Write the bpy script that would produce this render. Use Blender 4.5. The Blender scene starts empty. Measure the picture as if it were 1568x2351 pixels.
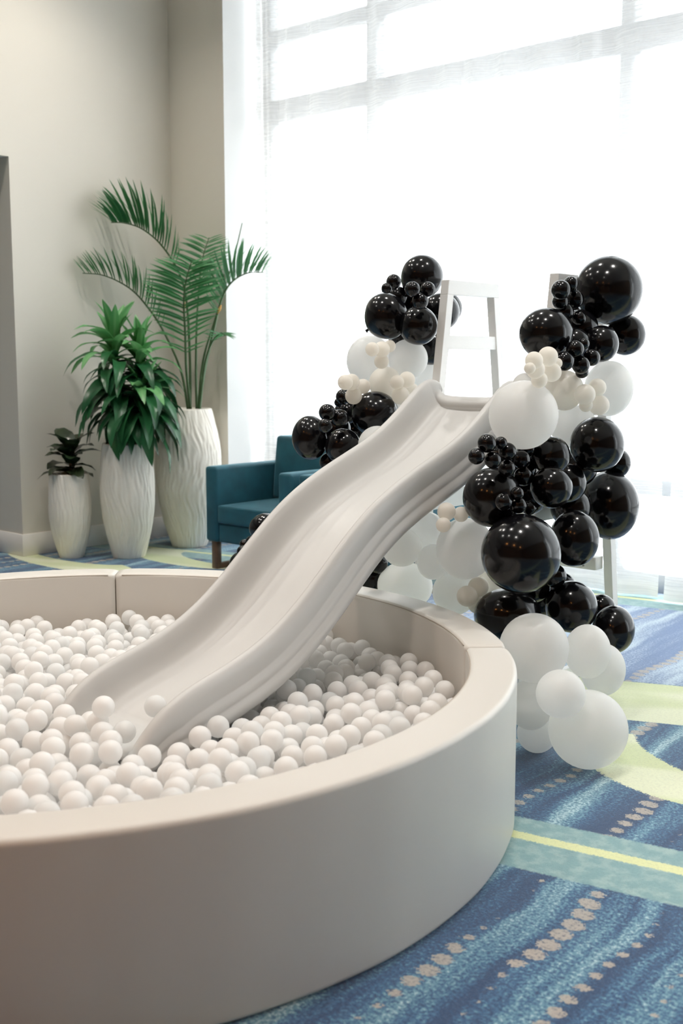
import bpy, bmesh, math, random
import numpy as np
from mathutils import Vector, Matrix, Quaternion

# ------------------------------------------------------------------ camera, world, light, exposure
scene = bpy.context.scene
COL = scene.collection
CAM_F, CAM_PITCH, CAM_H, CAM_TH = 2583.3, 0.1327, 1.4686, 0.8373      # focal length in px of the 1568 px wide frame
CW, CH = 1568.0, 2351.0
_c, _s, _ct, _st = math.cos(CAM_PITCH), math.sin(CAM_PITCH), math.cos(CAM_TH), math.sin(CAM_TH)
FWD = Vector((-_ct * _c, _st * _c, -_s))
RGT = Vector((_st, _ct, 0.0))
UPV = RGT.cross(FWD)
CAMPOS = Vector((0, 0, CAM_H))
cam_data = bpy.data.cameras.new('camera')
cam = bpy.data.objects.new('camera', cam_data)
COL.objects.link(cam)
cam.matrix_world = Matrix((
    (RGT.x, UPV.x, -FWD.x, 0), (RGT.y, UPV.y, -FWD.y, 0), (RGT.z, UPV.z, -FWD.z, CAM_H), (0, 0, 0, 1)))
cam_data.sensor_fit = 'HORIZONTAL'
cam_data.sensor_width = 24.0
cam_data.lens = 24.0 * CAM_F / CW
cam_data.clip_start, cam_data.clip_end = 0.05, 200
cam_data.dof.use_dof = True
cam_data.dof.focus_distance = 4.5
cam_data.dof.aperture_fstop = 3.2
scene.camera = cam

world = bpy.data.worlds.new('overcast_sky')
scene.world = world
world.use_nodes = True
_bg = world.node_tree.nodes['Background']
_bg.inputs[0].default_value = (0.93, 0.97, 1.0, 1)
_bg.inputs[1].default_value = 5.4

scene.view_settings.view_transform = 'Standard'
scene.view_settings.look = 'None'
scene.view_settings.gamma = 1.0
scene.view_settings.use_curve_mapping = False
scene.view_settings.exposure = 0.62
scene.cycles.use_denoising = True
scene.cycles.max_bounces = 9
scene.cycles.diffuse_bounces = 6
scene.cycles.transmission_bounces = 12
scene.cycles.transparent_max_bounces = 10
scene.cycles.use_adaptive_sampling = True
scene.cycles.adaptive_threshold = 0.035
scene.cycles.caustics_reflective = False
scene.cycles.caustics_refractive = False
scene.cycles.use_light_tree = False
scene.cycles.sample_clamp_indirect = 8.0

def at(px, py, d):
    """World point at depth d behind a point of the photograph."""
    return CAMPOS + (FWD + RGT * ((px - CW / 2) / CAM_F) - UPV * ((py - CH / 2) / CAM_F)) * d

LAMP_WATTS = 58.0
LAMP_COLOUR = (1.0, 0.96, 0.91)

# daylight portal in the big window opening (a sampling aid for the sky light, it adds no light)
_pl = bpy.data.lights.new('window_portal', 'AREA')
_pl.shape = 'RECTANGLE'; _pl.size = 10.4; _pl.size_y = 4.5
_pl.cycles.is_portal = True
_po = bpy.data.objects.new('window_portal', _pl); COL.objects.link(_po)
_po.location = (-1.6, 6.95, 2.4); _po.rotation_euler = (math.radians(-90), 0, 0)

# ------------------------------------------------------------------ helpers
random.seed(7)
PI = math.pi

class NT:
    """Small node-graph writer."""
    def __init__(self, mat):
        self.t = mat.node_tree; self.t.nodes.clear()
        self.out = self.t.nodes.new('ShaderNodeOutputMaterial')
    def n(self, typ, **kw):
        nd = self.t.nodes.new(typ)
        for k, v in kw.items(): setattr(nd, k, v)
        return nd
    def put(self, sock, v):
        if isinstance(v, bpy.types.NodeSocket): self.t.links.new(v, sock)
        elif isinstance(v, (tuple, list)) and len(v) == 3 and sock.type == 'RGBA': sock.default_value = (*v, 1)
        else: sock.default_value = v
    def m(self, op, a, b=0.0, c=0.0, clamp=False):
        nd = self.n('ShaderNodeMath', operation=op, use_clamp=clamp)
        self.put(nd.inputs[0], a); self.put(nd.inputs[1], b); self.put(nd.inputs[2], c)
        return nd.outputs[0]
    def step(self, v, lo, hi):
        nd = self.n('ShaderNodeMapRange', interpolation_type='SMOOTHSTEP')
        self.put(nd.inputs[0], v); self.put(nd.inputs[1], lo); self.put(nd.inputs[2], hi)
        return nd.outputs[0]
    def band(self, v, lo, hi, e):
        return self.m('MULTIPLY', self.step(v, lo - e, lo + e), self.m('SUBTRACT', 1.0, self.step(v, hi - e, hi + e)))
    def mix(self, f, a, b):
        nd = self.n('ShaderNodeMix', data_type='RGBA')
        self.put(nd.inputs[0], f); self.put(nd.inputs[6], a); self.put(nd.inputs[7], b)
        return nd.outputs[2]
    def coords(self, kind='Object'):
        return self.n('ShaderNodeTexCoord').outputs[kind]
    def xyz(self, v):
        s = self.n('ShaderNodeSeparateXYZ'); self.put(s.inputs[0], v); return s.outputs
    def vec(self, x, y, z):
        c = self.n('ShaderNodeCombineXYZ'); self.put(c.inputs[0], x); self.put(c.inputs[1], y); self.put(c.inputs[2], z)
        return c.outputs[0]
    def scale(self, v, s):
        nd = self.n('ShaderNodeVectorMath', operation='MULTIPLY'); self.put(nd.inputs[0], v); nd.inputs[1].default_value = s
        return nd.outputs[0]
    def noise(self, v, scale, detail=2.0, rough=0.5):
        nd = self.n('ShaderNodeTexNoise'); self.put(nd.inputs['Vector'], v)
        nd.inputs['Scale'].default_value = scale; nd.inputs['Detail'].default_value = detail; nd.inputs['Roughness'].default_value = rough
        return nd.outputs[0]
    def bsdf(self, col, rough=0.5, **kw):
        b = self.n('ShaderNodeBsdfPrincipled')
        self.put(b.inputs['Base Color'], col); self.put(b.inputs['Roughness'], rough)
        for k, v in kw.items(): self.put(b.inputs[k.replace('_', ' ')], v)
        return b
    def bump(self, h, strength, dist, b):
        nd = self.n('ShaderNodeBump'); nd.inputs['Strength'].default_value = strength; nd.inputs['Distance'].default_value = dist
        self.put(nd.inputs['Height'], h); self.t.links.new(nd.outputs[0], b.inputs['Normal'])
    def end(self, sh): self.t.links.new(sh.outputs[0] if hasattr(sh, 'outputs') else sh, self.out.inputs['Surface'])

MATS = {}
def material(name):
    def deco(fn):
        mt = bpy.data.materials.new(name); mt.use_nodes = True
        fn(NT(mt)); MATS[name] = mt
        return fn
    return deco

def simple(name, col, rough=0.5, noise=None, bump=None, **kw):
    mt = bpy.data.materials.new(name); mt.use_nodes = True
    g = NT(mt); c = col
    co = g.coords()
    if noise:
        sc, dark = noise
        c = g.mix(g.noise(co, sc, 4), tuple(v * dark for v in col), col)
    b = g.bsdf(c, rough, **kw)
    if bump: g.bump(g.noise(co, bump[0], 3), bump[1], bump[2], b)
    g.end(b); MATS[name] = mt
    return mt

def mesh_of(name, verts, faces, mat=None, smooth=True):
    me = bpy.data.meshes.new(name)
    me.from_pydata([tuple(v) for v in verts], [], faces)
    me.validate()
    if smooth: me.polygons.foreach_set('use_smooth', [True] * len(me.polygons))
    if mat: me.materials.append(MATS[mat])
    me.update()
    return me
def link(name, me, parent=None, loc=(0, 0, 0)):
    o = bpy.data.objects.new(name, me); COL.objects.link(o)
    o.location = loc
    if parent: o.parent = parent
    return o
def tag(o, label=None, category=None, group=None, kind=None):
    if label: o['label'] = label
    if category: o['category'] = category
    if group: o['group'] = group
    if kind: o['kind'] = kind
    return o
def root(name, loc, label, category, group=None, rz=0.0):
    o = bpy.data.objects.new(name, None); COL.objects.link(o)
    o.location = loc; o.rotation_euler = (0, 0, rz); o.empty_display_size = 0.1
    return tag(o, label, category, group)
def structure(name, me, parent=None):
    o = link(name, me, parent)
    if not parent: o['kind'] = 'structure'
    return o

def bm_mesh(name, bm, mat, smooth=False, angle=None):
    me = bpy.data.meshes.new(name); bmesh.ops.recalc_face_normals(bm, faces=bm.faces[:])
    bm.to_mesh(me); bm.free()
    if smooth: me.polygons.foreach_set('use_smooth', [True] * len(me.polygons))
    if angle is not None:
        me.set_sharp_from_angle(angle=angle)
    me.materials.append(MATS[mat])
    return me
def rbox(name, lo, hi, mat, bevel=0.0, seg=2, taper=None):
    """Box from corner lo to corner hi with rounded edges."""
    bm = bmesh.new(); bmesh.ops.create_cube(bm, size=1.0)
    for v in bm.verts:
        v.co = Vector([(lo[i] + hi[i]) / 2 + v.co[i] * (hi[i] - lo[i]) for i in range(3)])
    if taper: taper(bm)
    if bevel:
        bmesh.ops.bevel(bm, geom=bm.edges[:], offset=bevel, segments=seg, profile=0.5, affect='EDGES')
    return bm_mesh(name, bm, mat, smooth=bool(bevel), angle=math.radians(50) if bevel else None)
def hexa(name, pts8, mat, bevel=0.0):
    """Box from eight corners: bottom four, then top four, both in the same order."""
    bm = bmesh.new(); vs = [bm.verts.new(p) for p in pts8]
    for f in ((0, 1, 2, 3), (4, 5, 6, 7), (0, 1, 5, 4), (1, 2, 6, 5), (2, 3, 7, 6), (3, 0, 4, 7)):
        bm.faces.new([vs[i] for i in f])
    if bevel: bmesh.ops.bevel(bm, geom=bm.edges[:], offset=bevel, segments=1, profile=0.5, affect='EDGES')
    return bm_mesh(name, bm, mat)
def quads(name, rects, mat):
    vs, fs = [], []
    for q in rects:
        b = len(vs); vs += q; fs.append(tuple(range(b, b + len(q))))
    return mesh_of(name, vs, fs, mat, smooth=False)
def tube(pts, radii, sides=8, cap=True):
    """Tube along a polyline: (verts, faces)."""
    pts = [Vector(p) for p in pts]; vs, fs = [], []
    if not hasattr(radii, '__len__'): radii = [radii] * len(pts)
    up = Vector((0.13, 0.29, 0.95))
    for i, p in enumerate(pts):
        t = (pts[min(i + 1, len(pts) - 1)] - pts[max(i - 1, 0)]).normalized()
        if i == 0:
            a = t.cross(up)
            if a.length < 0.1: a = t.cross(Vector((1, 0, 0)))
        else: a = a - t * a.dot(t)
        a.normalize(); b = t.cross(a)
        for k in range(sides):
            w = 2 * PI * k / sides
            vs.append(p + (a * math.cos(w) + b * math.sin(w)) * radii[i])
    for i in range(len(pts) - 1):
        for k in range(sides):
            k2 = (k + 1) % sides
            fs.append((i * sides + k, i * sides + k2, (i + 1) * sides + k2, (i + 1) * sides + k))
    if cap:
        fs.append(tuple(range(sides))[::-1]); fs.append(tuple(range((len(pts) - 1) * sides, len(pts) * sides)))
    return vs, fs
def lathe(profile, sides=32, rad=None):
    """Surface of revolution; profile of (r, z); rad(theta, r, z) may change the radius."""
    vs, fs = [], []
    for (r, z) in profile:
        for k in range(sides):
            w = 2 * PI * k / sides; q = rad(w, r, z) if rad else r
            vs.append((q * math.cos(w), q * math.sin(w), z))
    n = len(profile)
    for i in range(n - 1):
        for k in range(sides):
            k2 = (k + 1) % sides
            fs.append((i * sides + k, i * sides + k2, (i + 1) * sides + k2, (i + 1) * sides + k))
    fs.append(tuple(range(sides))[::-1]); fs.append(tuple(range((n - 1) * sides, n * sides)))
    return vs, fs
def smooth_curve(pts, n):
    """Catmull-Rom resampling of control points to n points."""
    P = [Vector(p) for p in pts]; P = [P[0] * 2 - P[1]] + P + [P[-1] * 2 - P[-2]]
    out = []; m = len(P) - 3
    for i in range(n):
        u = i / (n - 1) * m; k = min(int(u), m - 1); t = u - k
        a, b, c, d = P[k:k + 4]
        out.append(0.5 * ((2 * b) + (c - a) * t + (2 * a - 5 * b + 4 * c - d) * t * t + (3 * b - a - 3 * c + d) * t ** 3))
    return out
def fbm(x, seed=0):
    return (math.sin(x * 1.0 + seed) + 0.6 * math.sin(x * 2.3 + seed * 1.7 + 1.3) + 0.35 * math.sin(x * 4.9 + seed * 0.6 + 2.1)) / 1.95

# ------------------------------------------------------------------ materials
simple('wall_paint', (0.71, 0.675, 0.605), 0.85, bump=(260, 0.05, 0.002))
simple('back_wall_paint', (0.20, 0.115, 0.055), 0.85)
simple('ceiling_paint', (0.66, 0.61, 0.54), 0.9)
simple('trim_paint', (0.78, 0.76, 0.73), 0.45)
simple('reveal_paint', (0.80, 0.80, 0.79), 0.6)
simple('window_metal', (0.34, 0.35, 0.36), 0.4, Metallic=0.3)
simple('vinyl', (0.665, 0.635, 0.585), 0.42, bump=(900, 0.06, 0.001))
simple('seam_thread', (0.45, 0.40, 0.34), 0.7)
simple('foam_floor', (0.6, 0.56, 0.5), 0.8)
simple('frame_paint', (0.84, 0.84, 0.83), 0.4, bump=(60, 0.05, 0.001))
simple('screw_hole', (0.30, 0.29, 0.28), 0.6)
simple('velvet', (0.012, 0.125, 0.175), 0.65, noise=(8, 0.3), Sheen_Weight=1.0, Sheen_Roughness=0.3, Sheen_Tint=(0.45, 0.8, 0.95))
simple('bronze_wood', (0.20, 0.12, 0.07), 0.4, noise=(30, 0.7))
simple('soil', (0.10, 0.065, 0.045), 0.95, noise=(60, 0.4), bump=(80, 1.0, 0.02))
simple('cane', (0.16, 0.11, 0.06), 0.8, noise=(40, 0.5))
simple('palm_stem', (0.07, 0.14, 0.05), 0.5, noise=(20, 0.6))
simple('dry_sheath', (0.55, 0.30, 0.08), 0.7)
simple('downlight_trim', (0.8, 0.8, 0.8), 0.4)
simple('balloon_black', (0.004, 0.004, 0.005), 0.15, Specular_IOR_Level=0.38)

@material('lamp_lens')
def _(g):
    e = g.n('ShaderNodeEmission'); e.inputs[0].default_value = (*LAMP_COLOUR, 1); e.inputs[1].default_value = 25.0; g.end(e)
MATS['lamp_lens'].cycles.emission_sampling = 'NONE'

@material('slide_plastic')
def _(g):
    co = g.coords()
    b = g.bsdf((0.56, 0.555, 0.54), 0.40, Subsurface_Weight=0.0)
    g.bump(g.noise(co, 500, 2), 0.03, 0.001, b)
    g.end(b)

def latex(name, col, tr):
    mt = bpy.data.materials.new(name); mt.use_nodes = True; g = NT(mt)
    b = g.bsdf(col, 0.32)
    t = g.n('ShaderNodeBsdfTranslucent'); t.inputs[0].default_value = (*col, 1)
    x = g.n('ShaderNodeMixShader'); x.inputs[0].default_value = tr
    g.t.links.new(b.outputs[0], x.inputs[1]); g.t.links.new(t.outputs[0], x.inputs[2]); g.end(x); MATS[name] = mt
latex('balloon_white', (0.97, 0.965, 0.95), 0.6)
latex('balloon_ivory', (0.965, 0.935, 0.88), 0.55)
latex('ball_plastic', (0.965, 0.96, 0.95), 0.42)
latex('ball_pearl', (0.93, 0.935, 0.93), 0.5)

def leaf_mat(name, c1, c2, rough=0.35, tr=0.25, vein=None):
    mt = bpy.data.materials.new(name); mt.use_nodes = True; g = NT(mt)
    info = g.n('ShaderNodeObjectInfo')
    col = g.mix(info.outputs['Random'], c1, c2)
    if vein:
        x = g.xyz(g.coords())[0]
        col = g.mix(g.m('MULTIPLY', g.step(g.m('ABSOLUTE', x), 0.05, 0.0), 0.5), col, vein)
    b = g.bsdf(col, rough)
    t = g.n('ShaderNodeBsdfTranslucent'); g.put(t.inputs[0], col)
    x = g.n('ShaderNodeMixShader'); x.inputs[0].default_value = tr
    g.t.links.new(b.outputs[0], x.inputs[1]); g.t.links.new(t.outputs[0], x.inputs[2]); g.end(x); MATS[name] = mt
leaf_mat('leaf_dark', (0.012, 0.075, 0.028), (0.025, 0.13, 0.045), 0.3, 0.15)
leaf_mat('leaf_young', (0.09, 0.32, 0.10), (0.16, 0.42, 0.16), 0.35, 0.3, vein=(0.25, 0.5, 0.22))
leaf_mat('leaf_palm', (0.045, 0.19, 0.07), (0.08, 0.27, 0.10), 0.4, 0.3)
leaf_mat('leaf_rubber', (0.02, 0.045, 0.02), (0.05, 0.06, 0.03), 0.25, 0.1)

@material('planter_plaster')
def _(g):
    co = g.coords()
    c = g.mix(g.noise(co, 9, 5, 0.6), (0.78, 0.725, 0.63), (0.90, 0.86, 0.79))
    b = g.bsdf(c, 0.65); g.bump(g.noise(co, 70, 4), 0.25, 0.004, b); g.end(b)

@material('sheer_fabric')
def _(g):
    co = g.coords(); x, y, z = g.xyz(co)
    # slub weave: long horizontal threads, thicker here and there
    lines = g.noise(g.vec(g.m('MULTIPLY', x, 2.2), g.m('MULTIPLY', y, 2.0), g.m('MULTIPLY', z, 130.0)), 1.0, 2, 0.6)
    clump = g.noise(g.vec(g.m('MULTIPLY', x, 1.2), 0.0, g.m('MULTIPLY', z, 9.0)), 1.0, 2)
    w = g.step(g.m('ADD', lines, g.m('MULTIPLY', clump, 0.25)), 0.52, 0.78)
    hem = g.m('SUBTRACT', 1.0, g.step(z, 0.10, 0.11))
    alpha = g.m('ADD', g.m('ADD', 0.66, g.m('MULTIPLY', w, 0.26)), g.m('MULTIPLY', hem, 0.2), clamp=True)
    d = g.n('ShaderNodeBsdfDiffuse'); d.inputs[0].default_value = (0.86, 0.85, 0.84, 1)
    t = g.n('ShaderNodeBsdfTranslucent'); t.inputs[0].default_value = (0.88, 0.87, 0.86, 1)
    m1 = g.n('ShaderNodeMixShader'); m1.inputs[0].default_value = 0.17
    g.t.links.new(d.outputs[0], m1.inputs[1]); g.t.links.new(t.outputs[0], m1.inputs[2])
    tr = g.n('ShaderNodeBsdfTransparent')
    m2 = g.n('ShaderNodeMixShader'); g.put(m2.inputs[0], alpha)
    g.t.links.new(tr.outputs[0], m2.inputs[1]); g.t.links.new(m1.outputs[0], m2.inputs[2]); g.end(m2)

@material('window_glass')
def _(g):
    tr = g.n('ShaderNodeBsdfTransparent'); tr.inputs[0].default_value = (0.95, 0.97, 0.97, 1)
    gl = g.n('ShaderNodeBsdfGlossy'); gl.inputs['Roughness'].default_value = 0.02
    m = g.n('ShaderNodeMixShader'); m.inputs[0].default_value = 0.06
    g.t.links.new(tr.outputs[0], m.inputs[1]); g.t.links.new(gl.outputs[0], m.inputs[2]); g.end(m)

@material('carpet')
def _(g):
    co = g.coords(); x0, y0, _z = g.xyz(co)
    # ragged edges everywhere: tufts
    j = g.m('MULTIPLY', g.m('SUBTRACT', g.noise(co, 120, 2), 0.5), 0.035)
    j2 = g.m('MULTIPLY', g.m('SUBTRACT', g.noise(co, 3.0, 2), 0.5), 0.10)
    x = g.m('ADD', x0, j); y = g.m('ADD', y0, j)
    s = g.m('ADD', g.m('ADD', x, g.m('MULTIPLY', y, 0.06)), j2)
    NAVY, BLUE, SKY, PALE = (0.012, 0.055, 0.145), (0.030, 0.120, 0.255), (0.13, 0.31, 0.42), (0.48, 0.66, 0.70)
    # woven streaks running towards the window
    st = g.noise(g.vec(g.m('MULTIPLY', s, 9.0), g.m('MULTIPLY', y, 0.45), 0.0), 1.0, 2, 0.5)
    st2 = g.noise(g.vec(g.m('MULTIPLY', s, 26.0), g.m('MULTIPLY', y, 1.8), 3.0), 1.0, 2, 0.5)
    v = g.m('ADD', g.m('MULTIPLY', st, 0.75), g.m('MULTIPLY', st2, 0.25))
    grain = g.noise(co, 95, 3, 0.75)
    v = g.m('ADD', v, g.m('MULTIPLY', g.m('SUBTRACT', grain, 0.5), 0.75))
    col = g.mix(g.step(v, 0.40, 0.50), NAVY, BLUE)
    col = g.mix(g.step(v, 0.50, 0.59), col, SKY)
    col = g.mix(g.step(v, 0.60, 0.70), col, PALE)
    sheen_zone = g.step(g.m('SUBTRACT', y, g.m('MULTIPLY', g.m('ADD', x, 2.1), 0.42)), 4.77, 4.80)      # paler field beyond the lime band, partly window sheen put into the colour
    sheen_zone = g.m('MULTIPLY', sheen_zone, g.m('GREATER_THAN', x, -4.6))
    col = g.mix(g.m('MULTIPLY', sheen_zone, 0.7), col, g.mix(g.step(v, 0.40, 0.62), (0.20, 0.31, 0.55), (0.62, 0.72, 0.82)))
    # rows of woven dots
    per = 0.17
    row = g.m('FLOOR', g.m('DIVIDE', s, per))
    rnd = g.n('ShaderNodeTexWhiteNoise', noise_dimensions='1D'); g.put(rnd.inputs['W'], row)
    u = g.m('MULTIPLY', g.m('SUBTRACT', g.m('FRACT', g.m('DIVIDE', s, per)), 0.5), per)
    dper = 0.066
    vv = g.m('MULTIPLY', g.m('SUBTRACT', g.m('FRACT', g.m('ADD', g.m('DIVIDE', y, dper), rnd.outputs[0])), 0.5), dper)
    rad = g.m('MULTIPLY', g.step(g.noise(g.vec(g.m('MULTIPLY', row, 5.3), g.m('MULTIPLY', y, 1.3), 0.0), 1.0, 1), 0.36, 0.64), 0.030)
    dd = g.m('SQRT', g.m('ADD', g.m('MULTIPLY', u, u), g.m('MULTIPLY', g.m('MULTIPLY', vv, vv), 1.1)))
    dots = g.m('MULTIPLY', g.m('LESS_THAN', dd, rad), g.m('GREATER_THAN', rnd.outputs[0], 0.42))
    dots = g.m('MULTIPLY', dots, g.step(grain, 0.25, 0.5))
    col = g.mix(g.m('MULTIPLY', dots, 0.85), col, (0.50, 0.45, 0.38))
    # teal ribbons with a pale yellow line, one every 3.8 m
    TEAL, LIME, LIME2 = (0.22, 0.40, 0.42), (0.78, 0.82, 0.44), (0.66, 0.73, 0.42)
    ys = g.m('SUBTRACT', g.m('SUBTRACT', y, g.m('MULTIPLY', g.m('ADD', x, 1.6), 0.21)), 2.89)
    ym = g.m('SUBTRACT', g.m('WRAP', ys, 1.9, -1.9), 0.0)
    teal = g.band(ym, -0.20, 0.165, 0.006)
    col = g.mix(teal, col, g.mix(g.step(g.noise(co, 22, 3), 0.4, 0.66), TEAL, (0.34, 0.51, 0.50)))
    col = g.mix(g.band(ym, 0.0, 0.052, 0.004), col, LIME)
    # lime swirl by the frame's foot
    wv = g.m('SUBTRACT', y, g.m('MULTIPLY', g.m('ADD', x, 2.1), 0.42))
    wv = g.m('WRAP', wv, 8.0, 0.0)
    yel1 = g.band(wv, 4.15, 4.78, 0.006)
    yel1 = g.m('MULTIPLY', yel1, g.m('GREATER_THAN', x, -4.2))
    def ell(cx, cy, rx, ry):
        a = g.m('DIVIDE', g.m('SUBTRACT', x, cx), rx); b = g.m('DIVIDE', g.m('SUBTRACT', y, cy), ry)
        return g.m('LESS_THAN', g.m('ADD', g.m('MULTIPLY', a, a), g.m('MULTIPLY', b, b)), 1.0)
    low = g.m('GREATER_THAN', y, g.m('ADD', 3.44, g.m('MULTIPLY', g.m('POWER', g.m('ADD', x, 1.62), 2.0), 0.9)))
    yel2 = g.m('MULTIPLY', low, g.m('LESS_THAN', wv, 3.96))
    yel2 = g.m('MULTIPLY', yel2, g.m('SUBTRACT', 1.0, ell(-1.2, 4.1, 0.85, 0.45)))
    yel2 = g.m('MULTIPLY', yel2, g.m('GREATER_THAN', x, -2.6))
    # crescents by the planters
    c1 = g.m('MULTIPLY', ell(-6.45, 5.45, 0.62, 0.26), g.m('SUBTRACT', 1.0, ell(-6.2, 5.62, 0.5, 0.20)))
    c2 = g.m('MULTIPLY', ell(-7.0, 4.75, 0.75, 0.22), g.m('SUBTRACT', 1.0, ell(-7.2, 4.98, 0.6, 0.22)))
    lime = g.m('MAXIMUM', g.m('MAXIMUM', yel1, yel2), g.m('MAXIMUM', c1, c2))
    ripple = g.step(g.noise(g.vec(g.m('MULTIPLY', wv, 3.0), g.m('MULTIPLY', x, 0.8), 0.0), 1.0, 2), 0.42, 0.58)
    col = g.mix(lime, col, g.mix(ripple, LIME2, (0.80, 0.84, 0.60)))
    col = g.mix(g.m('MULTIPLY', g.step(grain, 0.55, 0.3), 0.30), col, g.mix(0.5, col, (0.01, 0.03, 0.08)))
    b = g.bsdf(col, 0.95, Sheen_Weight=0.5, Sheen_Roughness=0.4)
    g.bump(g.noise(co, 320, 2), 0.6, 0.004, b); g.end(b)

# ------------------------------------------------------------------ the room
XL, XR, YF, YB, ZC = -7.46, 4.0, 6.17, -5.0, 4.9        # left wall, right wall, window wall, back wall, ceiling
NY, NZ, NX = 4.66, 2.95, -9.2                           # passage beside the left wall: edge, head, depth
WX0, WX1, WZ1 = -6.80, 3.5, 4.62                        # window recess
YG = 6.66                                               # glass plane

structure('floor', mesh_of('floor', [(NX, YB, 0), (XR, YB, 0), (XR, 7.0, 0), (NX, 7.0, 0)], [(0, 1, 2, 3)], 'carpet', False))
structure('ceiling', rbox('ceiling', (NX, YB - .2, ZC), (XR + .2, 7.2, ZC + .15), 'ceiling_paint'))
structure('wall_left', quads('wall_left', [
    [(XL, NY, 0), (XL, YF, 0), (XL, YF, ZC), (XL, NY, ZC)],
    [(XL, YB, NZ), (XL, NY, NZ), (XL, NY, ZC), (XL, YB, ZC)],
    [(XL, NY, 0), (XL, NY, NZ), (NX, NY, NZ), (NX, NY, 0)],
    [(XL, YB, NZ), (NX, YB, NZ), (NX, NY, NZ), (XL, NY, NZ)],
    [(NX, YB, 0), (NX, NY, 0), (NX, NY, NZ), (NX, YB, NZ)]], 'wall_paint'))
structure('wall_far', quads('wall_far', [
    [(XL, YF, 0), (WX0, YF, 0), (WX0, YF, ZC), (XL, YF, ZC)],
    [(WX1, YF, 0), (XR, YF, 0), (XR, YF, ZC), (WX1, YF, ZC)],
    [(WX0, YF, WZ1), (WX1, YF, WZ1), (WX1, YF, ZC), (WX0, YF, ZC)]], 'wall_paint'))
structure('wall_right', rbox('wall_right', (XR, YB - .2, 0), (XR + .2, 7.2, ZC), 'back_wall_paint'))
structure('wall_back', rbox('wall_back', (NX, YB - .2, 0), (XR, YB, ZC), 'back_wall_paint'))
structure('trim_1', quads('trim_1', [      # white window reveal: left side, right side, head
    [(WX0, YF, 0), (WX0, 7.0, 0), (WX0, 7.0, WZ1), (WX0, YF, WZ1)],
    [(WX1, YF, 0), (WX1, 7.0, 0), (WX1, 7.0, WZ1), (WX1, YF, WZ1)],
    [(WX0, YF, WZ1), (WX1, YF, WZ1), (WX1, 7.0, WZ1), (WX0, 7.0, WZ1)]], 'reveal_paint'))
BH = 0.168
structure('baseboard_left', rbox('baseboard_left', (XL, NY - .014, 0), (XL + .014, YF, BH), 'trim_paint', .003, 1))
structure('baseboard_passage', rbox('baseboard_passage', (NX, NY - .014, 0), (XL, NY, BH), 'trim_paint', .003, 1))
structure('baseboard_far', rbox('baseboard_far', (XL + .014, YF - .014, 0), (WX0, YF, BH), 'trim_paint', .003, 1))

# the window: metal frame of posts and rails, one pane in each bay
win = bpy.data.objects.new('window_1', None); COL.objects.link(win); win['kind'] = 'structure'
win['label'] = 'wide floor to ceiling window with grey metal mullions behind sheer curtains'
posts = [WX0 + .03, -5.665, -3.574, -1.49, 0.60, 2.69, WX1 - .03]
for px_ in posts:
    link('mullion', rbox('mullion', (px_ - .045, YG - .05, .10), (px_ + .045, YG + .06, WZ1), 'window_metal', .004, 1), win)
rails = [.06, .675, 3.46, 4.03, WZ1 - .04]
for rz_ in rails:
    for a, b in zip(posts[:-1], posts[1:]):
        h = .06 if rz_ in (.06, WZ1 - .04) else .05
        if rz_ == 3.46: h = .085
        link('transom', rbox('transom', (a + .045, YG - .045, rz_ - h), (b - .045, YG + .055, rz_ + h), 'window_metal', .004, 1), win)
for a, b in zip(posts[:-1], posts[1:]):
    for z0, z1 in zip(rails[:-1], rails[1:]):
        link('pane', quads('pane', [[(a, YG, z0), (b, YG, z0), (b, YG, z1), (a, YG, z1)]], 'window_glass'), win)

# ceiling downlights: trim, lens and lamp
def downlight(x, y, where, watts=LAMP_WATTS, cone=96, colour=LAMP_COLOUR):
    t = root('ceiling_downlight', (x, y, ZC), 'round recessed ceiling downlight ' + where, 'downlight', 'recessed ceiling downlights')
    link('trim_ring', mesh_of('trim_ring', *lathe([(.06, -.004), (.095, -.004), (.10, 0), (.10, .004), (.06, .004)], 28), 'downlight_trim'), t)
    link('lens', mesh_of('lens', *lathe([(.005, -.002), (.06, -.002), (.06, .003)], 24), 'lamp_lens'), t)
    ld = bpy.data.lights.new('lamp', 'SPOT'); ld.energy = watts; ld.color = colour
    ld.spot_size = math.radians(cone); ld.spot_blend = 1.0; ld.shadow_soft_size = .06
    lo = bpy.data.objects.new('lamp', ld); COL.objects.link(lo); lo.parent = t; lo.location = (0, 0, -.03)
for i, y in enumerate((0.7, 2.5, 4.3)):
    for k, x in enumerate((-5.4, -3.6, -1.8)):
        downlight(x, y, 'in row %s from the window, %s along it' % (('third', 'second', 'first')[i], ('first', 'second', 'third')[k]),
                  LAMP_WATTS * ((1.4, 0.95, 1.2), (1.4, 0.95, 1.9), (1.4, 0.95, 1.9))[i][k], (122, 96, 110)[k])
for k, y in enumerate((2.9, 4.7)):  # unseen lamps, added to brighten the left wall and the planters
    downlight(-6.55, y, ('added above the passage as fill light', 'added above the planters as fill light')[k], 85.0, 130, (1.0, 0.92, 0.82))
for k, x in enumerate((-4.0, -1.2, 1.6)):  # unseen orange lamps, added to warm the near side of the pit
    downlight(x, -3.0, 'added at the back of the room as warm fill, %s of three' % ('first', 'second', 'third')[k], 140.0, 150, (1.0, 0.40, 0.10))

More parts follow.
